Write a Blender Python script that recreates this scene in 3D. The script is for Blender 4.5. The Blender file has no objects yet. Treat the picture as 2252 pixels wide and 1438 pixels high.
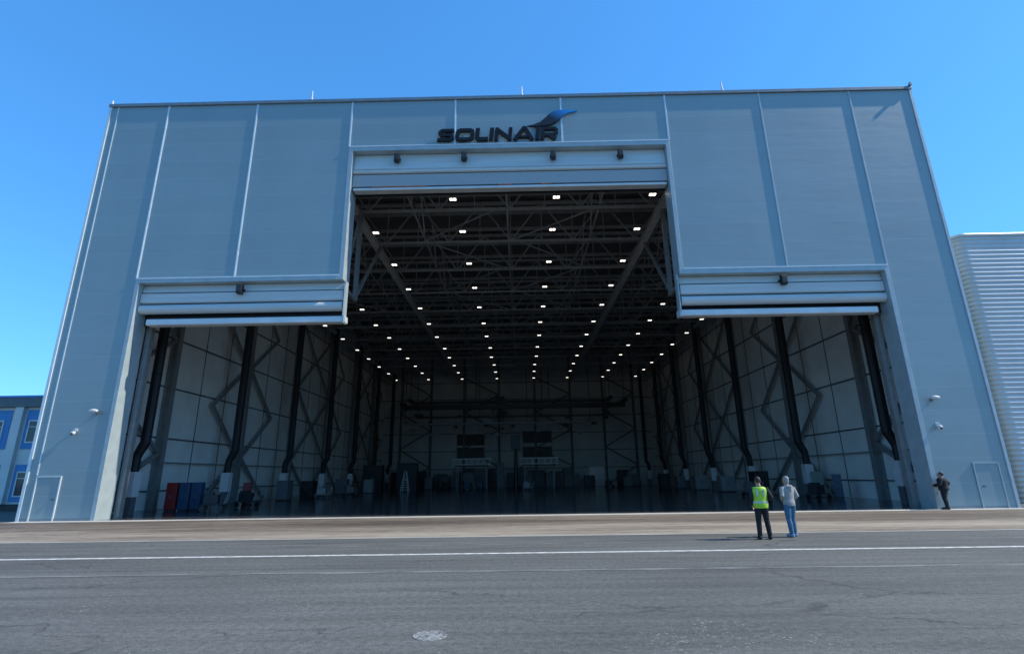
import bpy, math, random
from mathutils import Matrix, Vector
random.seed(7)
sc=bpy.context.scene
COL=sc.collection
# ------------------------------------------------------------------ materials
def newmat(name):
    m=bpy.data.materials.new(name); m.use_nodes=True
    nt=m.node_tree; return m,nt,nt.nodes["Principled BSDF"]
def N(nt,t,**k):
    n=nt.nodes.new(t)
    for a,b in k.items(): setattr(n,a,b)
    return n
def mat(name,c,rough=0.6,metal=0.0,var=0.12,scale=2.0,bump=0.0,bscale=40.0,stretch=(1,1,1),spec=None):
    m,nt,b=newmat(name)
    tc=N(nt,'ShaderNodeTexCoord'); mp=N(nt,'ShaderNodeMapping'); mp.inputs['Scale'].default_value=stretch
    nt.links.new(tc.outputs['Object'],mp.inputs[0])
    nz=N(nt,'ShaderNodeTexNoise'); nz.inputs['Scale'].default_value=scale; nz.inputs['Detail'].default_value=6
    nt.links.new(mp.outputs[0],nz.inputs['Vector'])
    cr=N(nt,'ShaderNodeValToRGB')
    cr.color_ramp.elements[0].position=0.3; cr.color_ramp.elements[1].position=0.7
    cr.color_ramp.elements[0].color=tuple(max(0,x*(1-var)) for x in c)+(1,)
    cr.color_ramp.elements[1].color=tuple(min(1,x*(1+var)) for x in c)+(1,)
    nt.links.new(nz.outputs['Fac'],cr.inputs[0]); nt.links.new(cr.outputs[0],b.inputs['Base Color'])
    b.inputs['Roughness'].default_value=rough; b.inputs['Metallic'].default_value=metal
    if spec is not None: b.inputs['Specular IOR Level'].default_value=spec
    if bump>0:
        n2=N(nt,'ShaderNodeTexNoise'); n2.inputs['Scale'].default_value=bscale; n2.inputs['Detail'].default_value=4
        nt.links.new(tc.outputs['Object'],n2.inputs['Vector'])
        bp=N(nt,'ShaderNodeBump'); bp.inputs['Strength'].default_value=bump; bp.inputs['Distance'].default_value=0.02
        nt.links.new(n2.outputs['Fac'],bp.inputs['Height']); nt.links.new(bp.outputs[0],b.inputs['Normal'])
    return m
def facade_mat(name,c,pitch=1.18,line=1.15,rough=0.42,metal=0.1):
    m,nt,b=newmat(name)
    tc=N(nt,'ShaderNodeTexCoord'); sx=N(nt,'ShaderNodeSeparateXYZ'); nt.links.new(tc.outputs['Object'],sx.inputs[0])
    dv=N(nt,'ShaderNodeMath',operation='DIVIDE'); dv.inputs[1].default_value=pitch; nt.links.new(sx.outputs['Z'],dv.inputs[0])
    fr=N(nt,'ShaderNodeMath',operation='FRACT'); nt.links.new(dv.outputs[0],fr.inputs[0])
    lt=N(nt,'ShaderNodeMath',operation='LESS_THAN'); lt.inputs[1].default_value=0.022; nt.links.new(fr.outputs[0],lt.inputs[0])
    fl=N(nt,'ShaderNodeMath',operation='FLOOR'); nt.links.new(dv.outputs[0],fl.inputs[0])
    wn=N(nt,'ShaderNodeTexWhiteNoise',noise_dimensions='1D'); nt.links.new(fl.outputs[0],wn.inputs['W'])
    nz=N(nt,'ShaderNodeTexNoise'); nz.inputs['Scale'].default_value=0.30; nz.inputs['Detail'].default_value=9; nz.inputs['Roughness'].default_value=.6
    mp=N(nt,'ShaderNodeMapping'); mp.inputs['Scale'].default_value=(1,1,0.5); nt.links.new(tc.outputs['Object'],mp.inputs[0]); nt.links.new(mp.outputs[0],nz.inputs[0])
    mx=N(nt,'ShaderNodeMix',data_type='RGBA'); 
    mx.inputs['A'].default_value=tuple(x*0.85 for x in c)+(1,); mx.inputs['B'].default_value=tuple(x*1.15 for x in c)+(1,)
    av=N(nt,'ShaderNodeMath',operation='MULTIPLY_ADD'); av.inputs[1].default_value=0.14
    nt.links.new(wn.outputs['Value'],av.inputs[0]); 
    s2=N(nt,'ShaderNodeMath',operation='MULTIPLY'); s2.inputs[1].default_value=0.86; nt.links.new(nz.outputs['Fac'],s2.inputs[0])
    nt.links.new(s2.outputs[0],av.inputs[2]); nt.links.new(av.outputs[0],mx.inputs['Factor'])
    m2=N(nt,'ShaderNodeMix',data_type='RGBA'); nt.links.new(mx.outputs['Result'],m2.inputs['A']); m2.inputs['B'].default_value=tuple(min(1,x*line) for x in c)+(1,)
    nt.links.new(lt.outputs[0],m2.inputs['Factor']); nt.links.new(m2.outputs['Result'],b.inputs['Base Color'])
    bn=N(nt,'ShaderNodeTexNoise'); bn.inputs['Scale'].default_value=1.2; mb=N(nt,'ShaderNodeMapping'); mb.inputs['Scale'].default_value=(0.4,1,1.6)
    nt.links.new(tc.outputs['Object'],mb.inputs[0]); nt.links.new(mb.outputs[0],bn.inputs[0])
    bp=N(nt,'ShaderNodeBump'); bp.inputs['Strength'].default_value=0.15; bp.inputs['Distance'].default_value=0.05
    nt.links.new(bn.outputs['Fac'],bp.inputs['Height']); nt.links.new(bp.outputs[0],b.inputs['Normal'])
    b.inputs['Roughness'].default_value=rough; b.inputs['Metallic'].default_value=metal
    return m
def emis(name,c,s):
    m,nt,b=newmat(name); b.inputs['Base Color'].default_value=(0.8,0.8,0.8,1)
    b.inputs['Emission Color'].default_value=c+(1,); b.inputs['Emission Strength'].default_value=s; return m

M_fac=facade_mat("facade_panel_metal",(0.255,0.330,0.340))
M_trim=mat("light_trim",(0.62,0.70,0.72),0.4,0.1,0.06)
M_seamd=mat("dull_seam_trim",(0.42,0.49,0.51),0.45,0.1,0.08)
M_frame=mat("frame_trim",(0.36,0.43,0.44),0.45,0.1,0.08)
M_cap=mat("roof_cap",(0.19,0.23,0.25),0.45,0.3)
M_fabric=mat("door_fabric",(0.52,0.555,0.54),0.55,0,0.08,1.5,0.2,3,(0.2,1,3))
M_fabric2=mat("door_mesh_fabric",(0.35,0.37,0.37),0.6,0,0.12,25,0.3,60)
M_beam=mat("door_beam",(0.60,0.64,0.64),0.4,0.1,0.08,1)
M_dark=mat("dark_metal",(0.03,0.03,0.033),0.5,0.2,0.2)
M_black=mat("black_plastic",(0.012,0.012,0.014),0.45,0,0.2)
M_orange=mat("orange_paint",(0.55,0.16,0.05),0.5)
M_steel=mat("galvanised_steel",(0.24,0.25,0.245),0.5,0.2,0.12,3)
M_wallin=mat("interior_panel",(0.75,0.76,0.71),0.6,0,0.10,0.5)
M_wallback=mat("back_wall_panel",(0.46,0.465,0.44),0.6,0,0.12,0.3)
M_ceil=mat("ceiling_deck",(0.10,0.10,0.10),0.7,0,0.2,0.8)
M_truss=mat("truss_steel",(0.35,0.36,0.35),0.5,0.1,0.15)
M_rail=mat("runway_steel",(0.50,0.50,0.48),0.5,0.1,0.15)
M_joint=mat("panel_joint",(0.10,0.10,0.10),0.6)
M_duct=mat("black_duct",(0.010,0.010,0.011),0.6,0,0.2)
M_white=mat("white_paint",(0.62,0.61,0.60),0.5,0,0.08)
M_red=mat("red_paint",(0.22,0.012,0.014),0.45,0,0.1)
M_dred=mat("dull_red_panel",(0.09,0.06,0.058),0.8,0,0.1)
M_blue=mat("blue_paint",(0.02,0.055,0.11),0.45,0,0.1)
M_green=mat("pale_green_paint",(0.14,0.17,0.15),0.5)
M_grey=mat("grey_paint",(0.13,0.13,0.135),0.5)
M_lamp=emis("led_panel",(1.0,0.90,0.78),3.2)
M_glass=mat("window_glass",(0.03,0.04,0.05),0.08,0,0.1)
M_dglass=mat("dark_screen",(0.08,0.082,0.085),0.7,0,0.1)
M_lens=mat("lamp_glass",(0.35,0.37,0.40),0.1,0.3)

def floor_mat():
    m,nt,b=newmat("epoxy_floor")
    tc=N(nt,'ShaderNodeTexCoord'); nz=N(nt,'ShaderNodeTexNoise'); nz.inputs['Scale'].default_value=0.6; nz.inputs['Detail'].default_value=8
    nt.links.new(tc.outputs['Object'],nz.inputs[0])
    cr=N(nt,'ShaderNodeValToRGB'); cr.color_ramp.elements[0].color=(0.04,0.043,0.046,1); cr.color_ramp.elements[1].color=(0.075,0.078,0.08,1)
    nt.links.new(nz.outputs['Fac'],cr.inputs[0]); nt.links.new(cr.outputs[0],b.inputs['Base Color'])
    rr=N(nt,'ShaderNodeMapRange'); rr.inputs['To Min'].default_value=0.08; rr.inputs['To Max'].default_value=0.22
    nt.links.new(nz.outputs['Fac'],rr.inputs['Value']); nt.links.new(rr.outputs[0],b.inputs['Roughness'])
    return m
M_floor=floor_mat()
def asphalt_mat(name,faded=0.0):
    m,nt,b=newmat(name)
    tc=N(nt,'ShaderNodeTexCoord')
    def noise(s,d=6,st=(1,1,1),r=0.55,off=(0,0,0),dist=0):
        mp=N(nt,'ShaderNodeMapping'); mp.inputs['Scale'].default_value=st; mp.inputs['Location'].default_value=off; nt.links.new(tc.outputs['Object'],mp.inputs[0])
        n=N(nt,'ShaderNodeTexNoise'); n.inputs['Scale'].default_value=s; n.inputs['Detail'].default_value=d; n.inputs['Roughness'].default_value=r; n.inputs['Distortion'].default_value=dist
        nt.links.new(mp.outputs[0],n.inputs['Vector']); return n
    def mr(src,a,c,lo,hi):
        r=N(nt,'ShaderNodeMapRange'); r.inputs['From Min'].default_value=a; r.inputs['From Max'].default_value=c; r.inputs['To Min'].default_value=lo; r.inputs['To Max'].default_value=hi
        nt.links.new(src,r.inputs['Value']); return r.outputs[0]
    def mul(a,c,op='MULTIPLY'):
        r=N(nt,'ShaderNodeMath',operation=op); nt.links.new(a,r.inputs[0]); nt.links.new(c,r.inputs[1]); return r.outputs[0]
    big=noise(0.22,9,(0.5,1.4,1),0.6); streak=noise(1.0,7,(0.10,2.6,1),0.65); mid=noise(11,6,r=0.75); fine=noise(60,3)
    c1=N(nt,'ShaderNodeValToRGB'); c1.color_ramp.elements[0].position=0.3; c1.color_ramp.elements[1].position=0.72
    c1.color_ramp.elements[0].color=(0.089,0.088,0.077,1); c1.color_ramp.elements[1].color=(0.142,0.140,0.123,1)
    nt.links.new(big.outputs['Fac'],c1.inputs[0])
    f=mul(mul(mr(streak.outputs['Fac'],.3,.7,.74,1.26),mr(fine.outputs['Fac'],.3,.7,.5,1.5)),mr(mid.outputs['Fac'],.3,.7,.55,1.45))
    vm=N(nt,'ShaderNodeVectorMath',operation='SCALE'); nt.links.new(c1.outputs[0],vm.inputs[0]); nt.links.new(f,vm.inputs['Scale'])
    wv=noise(1.3,4); 
    va=N(nt,'ShaderNodeVectorMath',operation='MULTIPLY_ADD'); va.inputs[1].default_value=(1.2,1.2,0); nt.links.new(wv.outputs['Color'],va.inputs[0]); nt.links.new(tc.outputs['Object'],va.inputs[2])
    mpc=N(nt,'ShaderNodeMapping'); mpc.inputs['Scale'].default_value=(0.10,0.30,1); nt.links.new(va.outputs[0],mpc.inputs[0])
    vc=N(nt,'ShaderNodeTexVoronoi',feature='DISTANCE_TO_EDGE'); vc.inputs['Scale'].default_value=1.0; nt.links.new(mpc.outputs[0],vc.inputs['Vector'])
    ck=mr(vc.outputs['Distance'],.0,.008,1.0,0.0); ckm=noise(0.35,3,off=(5,2,0)); ckf=mul(ck,mr(ckm.outputs['Fac'],.42,.52,0,.75))
    mc=N(nt,'ShaderNodeMix',data_type='RGBA'); mc.inputs['B'].default_value=(0.035,0.034,0.031,1); nt.links.new(ckf,mc.inputs['Factor']); nt.links.new(vm.outputs[0],mc.inputs['A'])
    vo=N(nt,'ShaderNodeTexVoronoi'); vo.inputs['Scale'].default_value=16.0; vo.inputs['Randomness'].default_value=1
    wv2=noise(9,3); va2=N(nt,'ShaderNodeVectorMath',operation='MULTIPLY_ADD'); va2.inputs[1].default_value=(.15,.15,0); nt.links.new(wv2.outputs['Color'],va2.inputs[0]); nt.links.new(tc.outputs['Object'],va2.inputs[2]); nt.links.new(va2.outputs[0],vo.inputs['Vector'])
    lt=mr(vo.outputs['Distance'],.10,.26,1,0); pm=noise(0.8,5,r=.7)
    ds=N(nt,'ShaderNodeVectorMath',operation='DISTANCE'); ds.inputs[1].default_value=(2.3,-20.2,0); nt.links.new(tc.outputs['Object'],ds.inputs[0])
    sp0=mr(ds.outputs['Value'],.2,1.6,.17,0); pmm=mul(pm.outputs['Fac'],sp0,'ADD')
    gt=mr(pmm,.54,.66,0,.8)
    mx=N(nt,'ShaderNodeMix',data_type='RGBA'); mx.inputs['B'].default_value=(0.43,0.42,0.37,1)
    nt.links.new(mul(lt,gt),mx.inputs['Factor']); nt.links.new(mc.outputs['Result'],mx.inputs['A'])
    sp=noise(2.2,5,(0.05,6,1),.6,(3,1,0)); sf=mr(sp.outputs['Fac'],.60,.70,0,.34)
    ms=N(nt,'ShaderNodeMix',data_type='RGBA'); ms.inputs['B'].default_value=(0.32,0.31,0.28,1); nt.links.new(sf,ms.inputs['Factor']); nt.links.new(mx.outputs['Result'],ms.inputs['A'])
    out=ms.outputs['Result']
    if faded>0:
        fn=noise(3.0,6,(0.3,3,1)); th=mr(fn.outputs['Fac'],.42,.62,0,faded)
        m3=N(nt,'ShaderNodeMix',data_type='RGBA'); m3.inputs['B'].default_value=(0.44,0.44,0.41,1)
        nt.links.new(th,m3.inputs['Factor']); nt.links.new(out,m3.inputs['A']); out=m3.outputs['Result']
    nt.links.new(out,b.inputs['Base Color'])
    b.inputs['Roughness'].default_value=0.85
    bp=N(nt,'ShaderNodeBump'); bp.inputs['Strength'].default_value=0.8; bp.inputs['Distance'].default_value=0.015
    nt.links.new(mul(fine.outputs['Fac'],mid.outputs['Fac']),bp.inputs['Height']); nt.links.new(bp.outputs[0],b.inputs['Normal'])
    return m
M_asph=asphalt_mat("asphalt"); M_faded=asphalt_mat("faded_marking",0.5)
def concrete_mat():
    m,nt,b=newmat("apron_concrete")
    tc=N(nt,'ShaderNodeTexCoord')
    def noise(s,d,st,r=.6,dist=0):
        mp=N(nt,'ShaderNodeMapping'); mp.inputs['Scale'].default_value=st; nt.links.new(tc.outputs['Object'],mp.inputs[0])
        n=N(nt,'ShaderNodeTexNoise'); n.inputs['Scale'].default_value=s; n.inputs['Detail'].default_value=d; n.inputs['Roughness'].default_value=r; n.inputs['Distortion'].default_value=dist; nt.links.new(mp.outputs[0],n.inputs[0]); return n
    def math_(op,a,c):
        r=N(nt,'ShaderNodeMath',operation=op)
        for i,v in enumerate((a,c)):
            if isinstance(v,(int,float)): r.inputs[i].default_value=v
            else: nt.links.new(v,r.inputs[i])
        return r.outputs[0]
    a=noise(0.35,8,(0.14,1.0,1),.65); c=noise(1.6,8,(0.08,3.0,1),.75,.5); f=noise(30,3,(1,1,1)); g=noise(6,6,(.25,1.5,1),.75)
    cr=N(nt,'ShaderNodeValToRGB'); e=cr.color_ramp.elements
    e[0].position=0.43; e[0].color=(0.072,0.055,0.040,1); e[1].position=0.58; e[1].color=(0.40,0.335,0.245,1)
    x=cr.color_ramp.elements.new(0.505); x.color=(0.215,0.170,0.122,1)
    sx=N(nt,'ShaderNodeSeparateXYZ'); nt.links.new(tc.outputs['Object'],sx.inputs[0])
    yr=N(nt,'ShaderNodeMapRange'); yr.inputs['From Min'].default_value=-7.0; yr.inputs['From Max'].default_value=-4.0; yr.inputs['To Min'].default_value=.045; yr.inputs['To Max'].default_value=-.03; nt.links.new(sx.outputs['Y'],yr.inputs['Value'])
    s=math_('ADD',math_('MULTIPLY',a.outputs['Fac'],.35),math_('ADD',math_('MULTIPLY',c.outputs['Fac'],.40),math_('MULTIPLY',g.outputs['Fac'],.25)))
    s=math_('ADD',s,yr.outputs[0])
    nt.links.new(s,cr.inputs[0]); nt.links.new(cr.outputs[0],b.inputs['Base Color'])
    b.inputs['Roughness'].default_value=0.85
    bp=N(nt,'ShaderNodeBump'); bp.inputs['Strength'].default_value=0.4; bp.inputs['Distance'].default_value=0.01
    nt.links.new(f.outputs['Fac'],bp.inputs['Height']); nt.links.new(bp.outputs[0],b.inputs['Normal'])
    return m
M_conc=concrete_mat()
M_thr=mat("threshold_concrete",(0.52,0.50,0.44),0.8,0,0.2,1.2,0.2,30,(0.4,2,1))
M_line=mat("line_paint",(0.62,0.61,0.55),0.7,0,0.35,5,0.2,50)
M_cover=mat("cast_cover",(0.28,0.275,0.25),0.8,0,0.75,22,0.8,60)

# ------------------------------------------------------------------ mesh helpers
class MB:
    def __init__(s): s.v=[]; s.f=[]; s.mi=[]; s.cur=0
    def add(s,vs,fs):
        o=len(s.v); s.v+= [tuple(v) for v in vs]; s.f+=[tuple(i+o for i in f) for f in fs]; s.mi+=[s.cur]*len(fs); return s
    def box(s,x0,x1,y0,y1,z0,z1):
        return s.add([(x0,y0,z0),(x1,y0,z0),(x1,y1,z0),(x0,y1,z0),(x0,y0,z1),(x1,y0,z1),(x1,y1,z1),(x0,y1,z1)],
            [(0,3,2,1),(4,5,6,7),(0,1,5,4),(1,2,6,5),(2,3,7,6),(3,0,4,7)])
    def bar(s,p,q,w,h=None,up=(0,0,1)):
        h=h or w; p=Vector(p); q=Vector(q); t=(q-p).normalized(); u=Vector(up)
        if abs(t.dot(u))>0.98: u=Vector((0,1,0))
        a=t.cross(u).normalized(); b=a.cross(t)
        vs=[]
        for c in (p,q):
            for i,j in ((-1,-1),(1,-1),(1,1),(-1,1)): vs.append(c+a*(i*w/2)+b*(j*h/2))
        return s.add(vs,[(0,1,2,3),(7,6,5,4),(0,4,5,1),(1,5,6,2),(2,6,7,3),(3,7,4,0)])
    def tube(s,pts,rad,n=12,cap=True,ref=(1,0,0)):
        pts=[Vector(p) for p in pts]; vs=[]; fs=[]
        for i,p in enumerate(pts):
            t=(pts[min(i+1,len(pts)-1)]-pts[max(i-1,0)]).normalized()
            r=Vector(ref)
            if abs(t.dot(r))>0.97: r=Vector((0,1,0))
            u=(r-t*r.dot(t)).normalized(); w=t.cross(u)
            rr=rad[i] if isinstance(rad,(list,tuple)) else rad
            if not isinstance(rr,(list,tuple)): rr=(rr,rr)
            for k in range(n):
                a=2*math.pi*k/n; vs.append(p+u*(math.cos(a)*rr[0])+w*(math.sin(a)*rr[1]))
        for i in range(len(pts)-1):
            for k in range(n):
                k2=(k+1)%n; fs.append((i*n+k,i*n+k2,(i+1)*n+k2,(i+1)*n+k))
        if cap:
            fs.append(tuple(range(n))[::-1]); fs.append(tuple((len(pts)-1)*n+k for k in range(n)))
        return s.add(vs,fs)
    def prism_xz(s,pts,y0,y1):
        n=len(pts); vs=[(x,y0,z) for x,z in pts]+[(x,y1,z) for x,z in pts]
        fs=[tuple(range(n)),tuple(range(2*n-1,n-1,-1))]+[((i+1)%n,i,n+i,n+(i+1)%n) for i in range(n)]
        return s.add(vs,fs)
    def prism_yz(s,pts,x0,x1):
        n=len(pts); vs=[(x0,y,z) for y,z in pts]+[(x1,y,z) for y,z in pts]
        fs=[tuple(range(n)),tuple(range(2*n-1,n-1,-1))]+[((i+1)%n,i,n+i,n+(i+1)%n) for i in range(n)]
        return s.add(vs,fs)
    def sphere(s,c,r,nu=16,nv=10):
        r=r if isinstance(r,(tuple,list)) else (r,r,r); vs=[]; fs=[]
        for j in range(nv+1):
            a=math.pi*j/nv
            for i in range(nu):
                b=2*math.pi*i/nu; vs.append((c[0]+r[0]*math.sin(a)*math.cos(b),c[1]+r[1]*math.sin(a)*math.sin(b),c[2]+r[2]*math.cos(a)))
        for j in range(nv):
            for i in range(nu): i2=(i+1)%nu; fs.append((j*nu+i,(j+1)*nu+i,(j+1)*nu+i2,j*nu+i2))
        return s.add(vs,fs)
    def obj(s,name,mats,parent=None,loc=(0,0,0),smooth=False,bevel=0,rot=0,fix=True):
        me=bpy.data.meshes.new(name); me.from_pydata(s.v,[],s.f)
        if not isinstance(mats,(list,tuple)): mats=[mats]
        for m in mats: me.materials.append(m)
        for p,i in zip(me.polygons,s.mi): p.material_index=i
        if fix:
            import bmesh
            bm=bmesh.new(); bm.from_mesh(me); bmesh.ops.recalc_face_normals(bm,faces=bm.faces); bm.to_mesh(me); bm.free()
        if smooth:
            for p in me.polygons: p.use_smooth=True
        o=bpy.data.objects.new(name,me); COL.objects.link(o); o.location=loc; o.rotation_euler[2]=rot
        if parent: o.parent=parent
        if bevel>0:
            bv=o.modifiers.new("bevel","BEVEL"); bv.width=bevel; bv.segments=2; bv.limit_method='ANGLE'
        return o
def empty(name,loc=(0,0,0),rot=0,parent=None):
    o=bpy.data.objects.new(name,None); COL.objects.link(o); o.location=loc; o.rotation_euler[2]=rot; o.empty_display_size=0.2
    if parent: o.parent=parent
    return o
def tag(o,label,cat,group=None):
    o["label"]=label; o["category"]=cat
    if group: o["group"]=group
    return o
def structure(o): o["kind"]="structure"; return o
def kids(o): return [c for c in bpy.data.objects if c.parent==o]
def copy_thing(root,loc,rot=None):
    n=root.copy(); COL.objects.link(n); n.location=loc
    if rot is not None: n.rotation_euler[2]=rot
    def rec(src,dst):
        for c in kids(src):
            k=c.copy(); COL.objects.link(k); k.parent=dst; rec(c,k)
    rec(root,n); return n

# ------------------------------------------------------------------ ground
structure(MB().add([(-1500,-600,0),(1500,-600,0),(1500,2000,0),(-1500,2000,0)],[(0,1,2,3)]).obj("ground",M_asph,fix=False))
structure(MB().add([(-90,-9.15,.004),(90,-9.15,.004),(90,0.0,.004),(-90,0.0,.004)],[(0,1,2,3)]).obj("concrete_apron",M_conc,fix=False))
structure(MB().add([(-24.8,-.8,.008),(24.0,-.8,.008),(24.0,0.02,.008),(-24.8,0.02,.008)],[(0,1,2,3)]).obj("threshold_strip",M_thr,fix=False))
structure(MB().add([(-90,-9.30,.004),(90,-9.30,.004),(90,-9.17,.004),(-90,-9.17,.004)],[(0,1,2,3)]).obj("pavement_edge_strip",M_thr,fix=False))
structure(MB().add([(-90,-13.09,.004),(90,-13.09,.004),(90,-12.91,.004),(-90,-12.91,.004)],[(0,1,2,3)]).obj("road_marking",M_line,fix=False))
structure(MB().add([(-90,-15.56,.004),(90,-15.56,.004),(90,-15.40,.004),(-90,-15.40,.004)],[(0,1,2,3)]).obj("faded_road_marking",M_faded,fix=False))
structure(MB().add([(-90,-11.2,.004),(90,-11.35,.004),(90,-11.25,.004),(-90,-11.1,.004)],[(0,1,2,3)]).obj("faded_road_marking",M_faded,fix=False))
structure(MB().add([(-24.19,0.0,.012),(23.39,0.0,.012),(23.39,66.99,.012),(-24.19,66.99,.012)],[(0,1,2,3)]).obj("hangar_floor",M_floor,fix=False))
mh=empty("manhole_cover",(-1.13,-19.9,0)); mh.scale=(.84,.84,.45)
b=MB(); b.tube([(0,0,0.001),(0,0,0.012)],0.20,32)
for i in range(5): b.box(-0.15,0.15,-0.13+i*0.06,-0.11+i*0.06,0.012,0.018)
b.obj("cover_plate",M_cover,mh)
b=MB(); n=32; vs=[];fs=[]
for k in range(n):
    a=2*math.pi*k/n
    for r,z in((0.205,0.001),(0.205,0.014),(0.245,0.014),(0.25,0.001)): vs.append((r*math.cos(a),r*math.sin(a),z))
for k in range(n):
    for j in range(3): fs.append((k*4+j,k*4+j+1,((k+1)%n)*4+j+1,((k+1)%n)*4+j))
b.add(vs,fs).obj("rim",M_cover,mh)
tag(mh,"small round pale metal manhole cover set in the asphalt","manhole cover")

# ------------------------------------------------------------------ hangar
X0,X1=-24.8,24.0; YB=67.0
hg=tag(empty("aircraft_hangar",(0,0,0)),"huge blue grey metal clad aircraft hangar with stepped doorway open","aircraft hangar")
O=[(-21.15,0),(-21.15,12.70),(-9.85,12.70),(-9.85,20.85),(9.15,20.85),(9.15,12.65),(20.32,12.65),(20.32,0)]
I=[(-20.93,0),(-20.93,12.38),(-9.6,12.38),(-9.6,20.5),(8.93,20.5),(8.93,12.33),(20.08,12.33),(20.08,0)]
MB().prism_xz([(X0,0),(X0,23.95),(X1,23.95),(X1,0)]+O[::-1],0.0,1.0).obj("facade_wall",M_fac,hg)
MB().prism_xz(O+I[::-1],-0.05,1.03).obj("doorway_frame",M_frame,hg,bevel=0.01)
MB().box(X0-.08,X1+.08,-0.10,0.9,23.952,24.17).obj("parapet_cap",M_cap,hg,bevel=0.02)
MB().prism_xz([(23.88,24.172),(24.05,24.172),(24.02,24.36),(23.97,24.40)],-.20,-.05).obj("corner_bracket",M_cap,hg)
for i,(x,z0) in enumerate([(-21.15,12.703),(-15.68,12.703),(-9.85,20.853),(-3.55,20.853),(2.84,20.853),(9.15,20.853),(14.85,12.653),(20.27,12.653)]):
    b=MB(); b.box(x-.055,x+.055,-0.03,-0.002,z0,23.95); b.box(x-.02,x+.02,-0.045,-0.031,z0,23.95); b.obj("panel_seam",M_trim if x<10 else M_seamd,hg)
for a,c in ((-21.15,-9.85),(9.15,20.32)):
    MB().box(a,c,-.075,-.051,12.60,12.66).obj("lintel_drip",M_trim,hg)
MB().box(-9.85,9.15,-.075,-.051,20.76,20.82).obj("lintel_drip",M_trim,hg)
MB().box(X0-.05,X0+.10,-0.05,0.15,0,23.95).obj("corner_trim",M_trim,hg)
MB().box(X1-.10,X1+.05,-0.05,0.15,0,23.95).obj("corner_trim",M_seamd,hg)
MB().box(X0+.48,X0+.54,-0.025,-0.002,2.2,23.95).obj("panel_seam",M_trim,hg)
for a,c in((X0,-21.16),(20.33,X1)):
    MB().box(a,c,-0.03,-0.003,0.0,0.12).obj("base_flashing",M_cap,hg)
MB().box(X0,X0+.6,1.0,YB+.4,0,23.6).obj("side_wall",M_fac,hg)
MB().box(X1-.6,X1,1.0,YB+.4,0,23.6).obj("side_wall",M_fac,hg)
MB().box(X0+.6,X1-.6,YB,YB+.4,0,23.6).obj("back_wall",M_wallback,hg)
MB().box(X0+.6,X1-.6,1.0,YB,22.6,23.2).obj("roof",M_ceil,hg)
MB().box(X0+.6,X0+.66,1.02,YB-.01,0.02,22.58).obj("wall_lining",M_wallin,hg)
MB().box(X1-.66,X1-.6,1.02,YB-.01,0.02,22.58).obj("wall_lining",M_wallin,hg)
for sx,xw in ((1,X0+.66),(-1,X1-.66)):
    b=MB()
    for z in (1.2,4.6,8.0,11.4,14.8,18.2):
        b.box(min(xw,xw+sx*.09),max(xw,xw+sx*.09),1.05,YB-.1,z-.045,z+.045)
    b.obj("wall_girt",M_joint,hg)
    b=MB()
    y=2.0
    while y<YB-1:
        b.box(min(xw,xw+sx*.04),max(xw,xw+sx*.04),y-.025,y+.025,0.1,22.5); y+=3.4
    b.obj("wall_joint",M_joint,hg)
    for k in range(6):
        y=8.2+10*k
        xi=xw+sx*.55
        b=MB(); a0,a1=sorted((xi,xi+sx*.05)); b.box(a0,a1,y-.20,y+.20,0,22.5)
        a0,a1=sorted((xw+sx*.1,xw+sx*.15)); b.box(a0,a1,y-.20,y+.20,0,22.5)
        a0,a1=sorted((xw+sx*.151,xi-sx*.001)); b.box(a0,a1,y-.03,y+.03,0,22.5)
        b.obj("steel_column",M_steel,hg)
        # long zigzag bracing in the bay on each side of every second column
        for dr in ((-1,) if k==0 else (-1,1) if k%2 else (1,)):
            xb=xw+sx*.42; b=MB(); L=6.0 if k==0 else 4.9
            zz=[0.2,3.6,7.4,11.2,15.0,18.8]
            for i in range(5):
                p=(xb,y+dr*.22 if i%2 else y+dr*L,zz[i]); q=(xb,y+dr*L if i%2 else y+dr*.22,zz[i+1])
                b.bar(p,q,.20,.20)
            b.obj("diagonal_brace",M_steel,hg)
    MB().bar((xw+sx*.25,2,3.0),(xw+sx*.25,YB-1,3.0),.08).obj("service_pipe",M_steel,hg)
def truss(y):
    b=MB(); xa,xb=X0+.9,X1-.9; zl,zu=18.9,22.1
    b.bar((xa,y,zl),(xb,y,zl),.16,.16); b.bar((xa,y,zu),(xb,y,zu),.20,.20)
    n=20; st=(xb-xa)/n
    for i in range(n):
        x=xa+i*st
        if i%2==0: b.bar((x,y,zl),(x+st,y,zu),.09)
        else: b.bar((x,y,zu),(x+st,y,zl),.09)
        b.bar((x+st,y,zl),(x+st,y,zu),.06)
    return b
rowsY=[2.0,6.5,12.2,17.9,23.6,29.4,35.2,41.2,46.9,52.6,58.3,64.4]
tr=None
TY=[4.4,9.4,15.0,20.7,26.5,32.3,38.2,44.0,49.8,55.5,61.4]
for y in TY:
    if tr is None: tr=truss(0).obj("roof_truss",M_truss,hg,(0,y,0))
    else:
        o=tr.copy(); COL.objects.link(o); o.location=(0,y,0)
for x in (-18.6,-12.9,-6.9,-0.6,5.6,12.0,17.8):
    b=MB(); b.bar((x,1.2,19.15),(x,YB-.2,19.15),.10,.10); b.bar((x,1.2,21.9),(x,YB-.2,21.9),.10,.10)
    ys=[1.4]+TY+[66.5]
    for i in range(len(ys)-1):
        ym=(ys[i]+ys[i+1])/2; b.bar((x,ys[i],19.15),(x,ym,21.9),.07); b.bar((x,ym,21.9),(x,ys[i+1],19.15),.07)
    b.obj("lattice_girder",M_truss,hg)
for i in range(22):
    y=2.6+i*2.95
    MB().box(X0+.7,X1-.7,y-.05,y+.05,22.25,22.55).obj("roof_purlin",M_truss,hg)
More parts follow.
